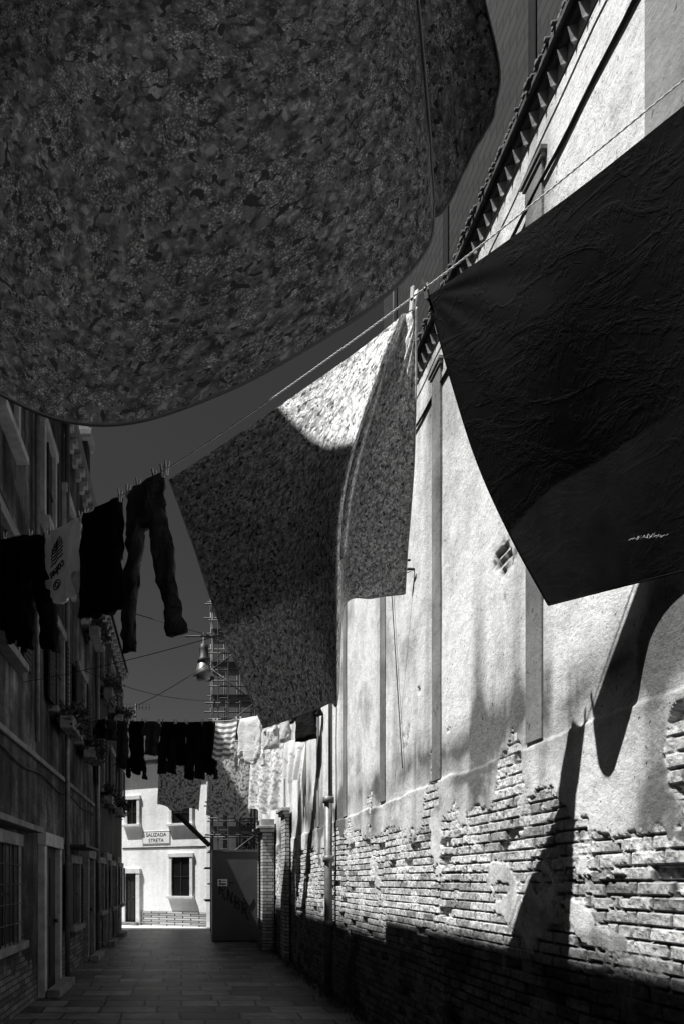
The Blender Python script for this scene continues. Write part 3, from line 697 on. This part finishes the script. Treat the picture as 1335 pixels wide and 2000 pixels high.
def garment(kind,rope,t0,t1,L,mat,lab,name,cat,seed=0,spread=.0,lean=.0,grp=None,th=.03,shift=0,leg=1.0):
    p0,p1=rope(t0),rope(t1); O=(p0+p1)/2; ex=Vector((p1.x-p0.x,p1.y-p0.y,0)); W=ex.length; ex.normalize(); tilt=(p1.z-p0.z)/W
    en=ex.cross(Vector((0,0,1)))
    g_=[]; h=W/2
    if kind=='trousers':
        g_.append(ring_tube([(0,0,h,.012,0),(0,.06,h,th,0),(0,L*.2,h*1.05,th,lean*.2),(0,L*.28,h*.98,th,lean*.3)],O,ex,en,seed=seed))
        for s in(-1,1):
            sp=spread*(1 if s>0 else .35)
            g_.append(ring_tube([(s*h*.5,L*.22,h*.48,th,lean*.22),(s*h*(.56+sp*.45)+shift*.5,L*.5,h*.42*leg,th*1.2,lean*.6),(s*h*(.58+sp*.75)+shift*.8,L*.75,h*.38*leg,th*1.2,lean*.7),(s*h*(.58+sp)+shift,L*(1 if s<0 else .97),h*.41*leg,th,lean)],O,ex,en,seed=seed+s))
    elif kind=='shirt_down':
        g_.append(ring_tube([(0,0,h,.012,0),(0,.06,h,th,0),(0,L*.55,h*.97,th,lean*.5),(0,L*.85,h*.95,th,lean*.8),(0,L*.95,h*.55,th*.7,lean),(0,L*.98,h*.4,th*.5,lean)],O,ex,en,seed=seed))
        for s in(-1,1):
            g_.append(ring_tube([(s*h*.72,L*.68,h*.25,th,lean*.7),(s*h*1.02,L*.8,h*.24,th,lean*.8),(s*h*1.12,L*1.05,h*.22,th*.8,lean)],O,ex,en,seed=seed+s))
    elif kind=='shirt_up':
        g_.append(ring_tube([(0,0,h*.6,.012,0),(0,.05,h*.9,th,0),(0,L*.3,h*.8,th,lean*.3),(0,L,h*.82,th,lean)],O,ex,en,seed=seed))
        for s in(-1,1):
            g_.append(ring_tube([(s*h*.7,.04,h*.22,th,0),(s*h*.98,L*.2,h*.22,th,lean*.2),(s*h*1.05,L*.42,h*.22,th*.8,lean*.4)],O,ex,en,seed=seed+s))
    elif kind=='shorts':
        g_.append(ring_tube([(0,0,h,.012,0),(0,.05,h,th,0),(0,L*.55,h*1.05,th,lean)],O,ex,en,seed=seed))
        for s in(-1,1):
            g_.append(ring_tube([(s*h*.5,L*.45,h*.54,th,lean*.4),(s*h*.56,L,h*.52,th,lean)],O,ex,en,seed=seed+s))
    v,f=merge(g_)
    v=[q+Vector((0,0,(q-O).dot(ex)*tilt)) for q in v]
    o=mk(name,v,f,mat,None,smooth=True)
    uvl=o.data.uv_layers.new(name='UVMap')
    for lp_ in o.data.loops:
        c=o.data.vertices[lp_.vertex_index].co; uvl.data[lp_.index].uv=((c-O).dot(ex),c.z)
    tag(o,lab,cat,grp); return o,O,ex,en
def flat_cloth(rope,t0,t1,L,mat,lab,name,cat,seed=0,lean=.1,grp=None,nf=3,taper=0):
    NU,NV=60,50; Bm=np.zeros((NV,NU,3))
    p0,p1=rope(t0),rope(t1); ex=Vector((p1.x-p0.x,p1.y-p0.y,0)); W=ex.length; ex.normalize(); en=ex.cross(Vector((0,0,1)))
    for j in range(NV):
        for i in range(NU):
            u=i/(NU-1); v=j/(NV-1); base=rope(t0+(t1-t0)*u)
            q=base+en*(lean*v+.05*v*math.sin(u*nf*6.3+seed)+.02*math.sin(u*17+v*3+seed)*v)-Vector((0,0,L*v*(1-.03*math.sin(u*9+seed))+.03*math.sin(math.pi*u)))+ex*(taper*v*(u-.5)*W)
            Bm[j,i]=q
    o=npmesh(name,Bm.reshape(-1,3),np.array([(j*NU+i,(j+1)*NU+i,(j+1)*NU+i+1,j*NU+i+1) for j in range(NV-1) for i in range(NU-1)]),mat,uv=uvg(NV,NU,W,L).reshape(-1,2))
    return tag(o,lab,cat,grp)
GL='laundry on the clotheslines'
tA=lambda px: line_t(px,7.4,2.2)
garment('shirt_down',ropeA,-.01,.085,1.12,M_black,'black long top hanging from the rope','long_top','shirt',1,grp=GL)
garment('trousers',ropeA,.075,.165,1.12,M_black,'wide black trousers hanging from the rope','wide_trousers','trousers',2,.5,grp=GL,th=.05,shift=.06,leg=1.25)
sh,O,ex,en=garment('shirt_down',ropeA,tA(92),tA(157),.70,M_wcloth,'pale printed t-shirt pegged upside down by its hem','printed_shirt','t-shirt',3,grp=GL)
tp=O+en*.062
uxx=(-ex-Vector((0,0,.17))).normalized(); uyy=Vector((0,0,-1)); uyy=(uyy-uxx*uyy.dot(uxx)).normalized()
text_mesh('shirt_lettering','cokes',.115,tp-Vector((0,0,.42)),uxx,uyy,M_ink,sh,ext=.004,offset=.001)
for zz_,ww in((.16,.06),(.185,.09),(.21,.10),(.235,.11),(.265,.11),(.295,.10),(.33,.11)):
    t_=tube('shirt_print',[tp+ex*(-ww+2*ww*i/8)-Vector((0,0,zz_-.05*(i/8-.5)-.006*math.sin(i*math.pi/2))) for i in range(9)],.006,M_ink); t_.parent=sh
for rr in (.05,.025):
    t_=tube('shirt_print',[tp+ex*math.cos(6.28*i/16)*rr*1.3-Vector((0,0,.55-math.sin(6.28*i/16)*rr*.8)) for i in range(17)],.006,M_ink); t_.parent=sh
garment('shorts',ropeA,tA(163),tA(236),.90,M_black,'black loose shorts pegged by the waistband','loose_shorts','shorts',5,grp=GL,th=.04)
garment('trousers',ropeA,tA(250),tA(319),1.25,M_denim,'dark denim jeans pegged by the waistband','jeans','jeans',6,1.05,-.02,grp=GL,th=.035,shift=-.03,leg=1.08)
tB=lambda px: line_t(px,14.85,10.5)
items=[('shorts',190,206,.40,M_black,'small black shorts on the line','dark_shorts','shorts'),
('shorts',208,227,.42,M_gcloth,'small grey shorts on the line','grey_shorts','shorts'),
('shirt_down',230,250,1.0,M_gcloth,'grey long-sleeved shirt on the line','grey_shirt','shirt'),
('shirt_down',253,282,1.08,M_black,'dark t-shirt hanging by its hem','dark_shirt','t-shirt'),
('shirt_up',283,313,.66,M_gcloth,'grey short-sleeved shirt on the line','grey_shirt','shirt'),
('trousers',315,342,1.0,M_black,'dark narrow trousers on the line','dark_trousers','trousers'),
('shirt_up',343,366,.80,M_black,'dark sleeveless top on the line','dark_vest','shirt'),
('trousers',366,396,1.05,M_black,'dark straight trousers on the line','dark_trousers','trousers'),
('shirt_down',397,421,.98,M_black,'dark jumper hanging beside a striped towel','dark_jumper','jumper'),
('shirt_down',466,512,.80,M_wcloth,'white t-shirt hanging sunlit by its hem','white_shirt','t-shirt'),
('shorts',516,543,.58,M_wcloth,'white shorts hanging sunlit','white_shorts','shorts'),
('shirt_up',544,569,.5,M_wcloth,'small white vest hanging sunlit','white_vest','shirt'),
('shirt_up',572,622,.55,M_black,'dark short-sleeved top on the line','dark_shirt','t-shirt')]
for i,(k,a,b,L,mt,lab,nm,ct) in enumerate(items):
    garment(k,ropeB,tB(a),tB(b),L,mt,lab,nm,ct,seed=i+10,spread=random.choice((.0,.2,.1)),grp=GL,shift=random.uniform(-.05,.05),th=.04,leg=1.3)
flat_cloth(ropeB,tB(422),tB(464),.66,M_stripe,'striped pale towel hanging in the sun','striped_towel','towel',3,grp=GL)
tC=lambda px: line_t(px,16.6,12.0)
flat_cloth(ropeC,tC(316),tC(400),1.40,M_floral,'floral patterned sheet on the far clothesline','floral_sheet','sheet',1,grp=GL)
flat_cloth(ropeC,tC(408),tC(492),1.45,M_floral,'large floral patterned sheet in half shade','floral_sheet','sheet',4,grp=GL)
flat_cloth(ropeC,tC(492),tC(554),1.30,M_floralw,'white floral sheet hanging in the sun','floral_sheet','sheet',6,grp=GL)
flat_cloth(ropeC,tC(556),tC(600),.75,M_wcloth,'small white cloth hanging in the sun','white_cloth','cloth',8,grp=GL,taper=-.3)
def peg(p,ex,s=1.0,mat=M_peg,lab='small clothes peg clipped on the rope'):
    p=Vector(p); en=ex.cross(Vector((0,0,1)))
    tl=random.uniform(-.2,.2)
    up=(Vector((0,0,1))+ex*tl).normalized()
    e=top('clothes_peg',p,lab,'clothes peg','clothes pegs on the clotheslines')
    for sg_ in(-1,1):
        V=[]
        for (z,n0,n1) in((-.035,.002,.009),(.0,.004,.011),(.04,.010,.016)):
            for a,b in((-.006,n0),(.006,n0),(.006,n1),(-.006,n1)): V.append(p+ex*a*s+en*sg_*b*s+up*z*s)
        Fq=[]
        for r in(0,4):
            for q in range(4): Fq.append((r+q,r+(q+1)%4,r+4+(q+1)%4,r+4+q))
        Fq+=[(0,1,2,3),(8,9,10,11)]
        mk('peg_leg',V,Fq,mat,e)
    tube('spring',[p+en*.013*s+up*.004,p-en*.013*s+up*.004],.005*s,M_metal,e)
exA=Vector((.617,-.787,0)); exB=Vector((.684,-.729,0))
for px in(10,60,90,100,158,168,235,250,270,302,318,326): peg(ropeA(tA(px)),exA,1.35)
peg(ropeA(tA(806))-Vector((0,0,.02)),exA,1.4,M_white,'white plastic clothes peg holding the printed sheet')
peg(ropeA(tA(832))-Vector((0,0,.02)),exA,1.4,M_iron,'black plastic clothes peg holding the dark sheet')
for px in(208,225,232,247,256,279,286,311,319,341,347,363,368,395,400,417,424,462,470,509,520,542,566,575,617):
    peg(ropeB(tB(px)),exB,1.3)
V=[];Fq=[]
for i in range(900):
    y=random.uniform(5,17); x=2.08-abs(random.gauss(0,.10)); a=random.uniform(0,6.28); hgt=random.uniform(.03,.14); w=.008
    k=len(V); V+=[(x-w*math.cos(a),y-w*math.sin(a),.004),(x+w*math.cos(a),y+w*math.sin(a),.004),(x+hgt*.5*math.cos(a*3),y+hgt*.5*math.sin(a*3),hgt)]; Fq.append((k,k+1,k+2))
w=mk('weeds',V,Fq,M_leaf,recalc=False); w["kind"]="stuff"; tag(w,'low weeds growing along the foot of the wall','weeds')
# ---------------------------------------------------------------- light & world
d=Vector((1,.22,-2.12)).normalized()
sun=bpy.data.lights.new('sun','SUN'); sun.energy=8.5; sun.angle=math.radians(.4); sun.color=(1,.995,.985)
so=bpy.data.objects.new('sun',sun); so.rotation_euler=d.to_track_quat('-Z','Y').to_euler(); so.location=(0,0,20); COL.objects.link(so)
wd=bpy.data.worlds.new('World'); S.world=wd; wd.use_nodes=True; nt=wd.node_tree; nt.nodes.clear()
sky=nt.nodes.new('ShaderNodeTexSky'); sky.sky_type='NISHITA'; sky.sun_disc=False; sky.sun_elevation=math.asin(-d.z); sky.sun_rotation=math.atan2(-d.x,-d.y)
sp=nt.nodes.new('ShaderNodeSeparateColor'); bg=nt.nodes.new('ShaderNodeBackground'); wo=nt.nodes.new('ShaderNodeOutputWorld')
nt.links.new(sky.outputs[0],sp.inputs[0]); nt.links.new(sp.outputs[0],bg.inputs[0]); bg.inputs[1].default_value=.034; nt.links.new(bg.outputs[0],wo.inputs[0])
cam=bpy.data.cameras.new('camera'); cam.sensor_fit='VERTICAL'; cam.sensor_height=36; cam.lens=36*F/2000; cam.shift_x=(667.5-360)/2000; cam.shift_y=.36; cam.clip_end=1000; cam.clip_start=.05
c=bpy.data.objects.new('camera',cam); c.location=(0,0,EYE); c.rotation_euler=(math.radians(90),0,0); COL.objects.link(c); S.camera=c
S.view_settings.view_transform='Standard'; S.view_settings.look='None'; S.view_settings.exposure=0
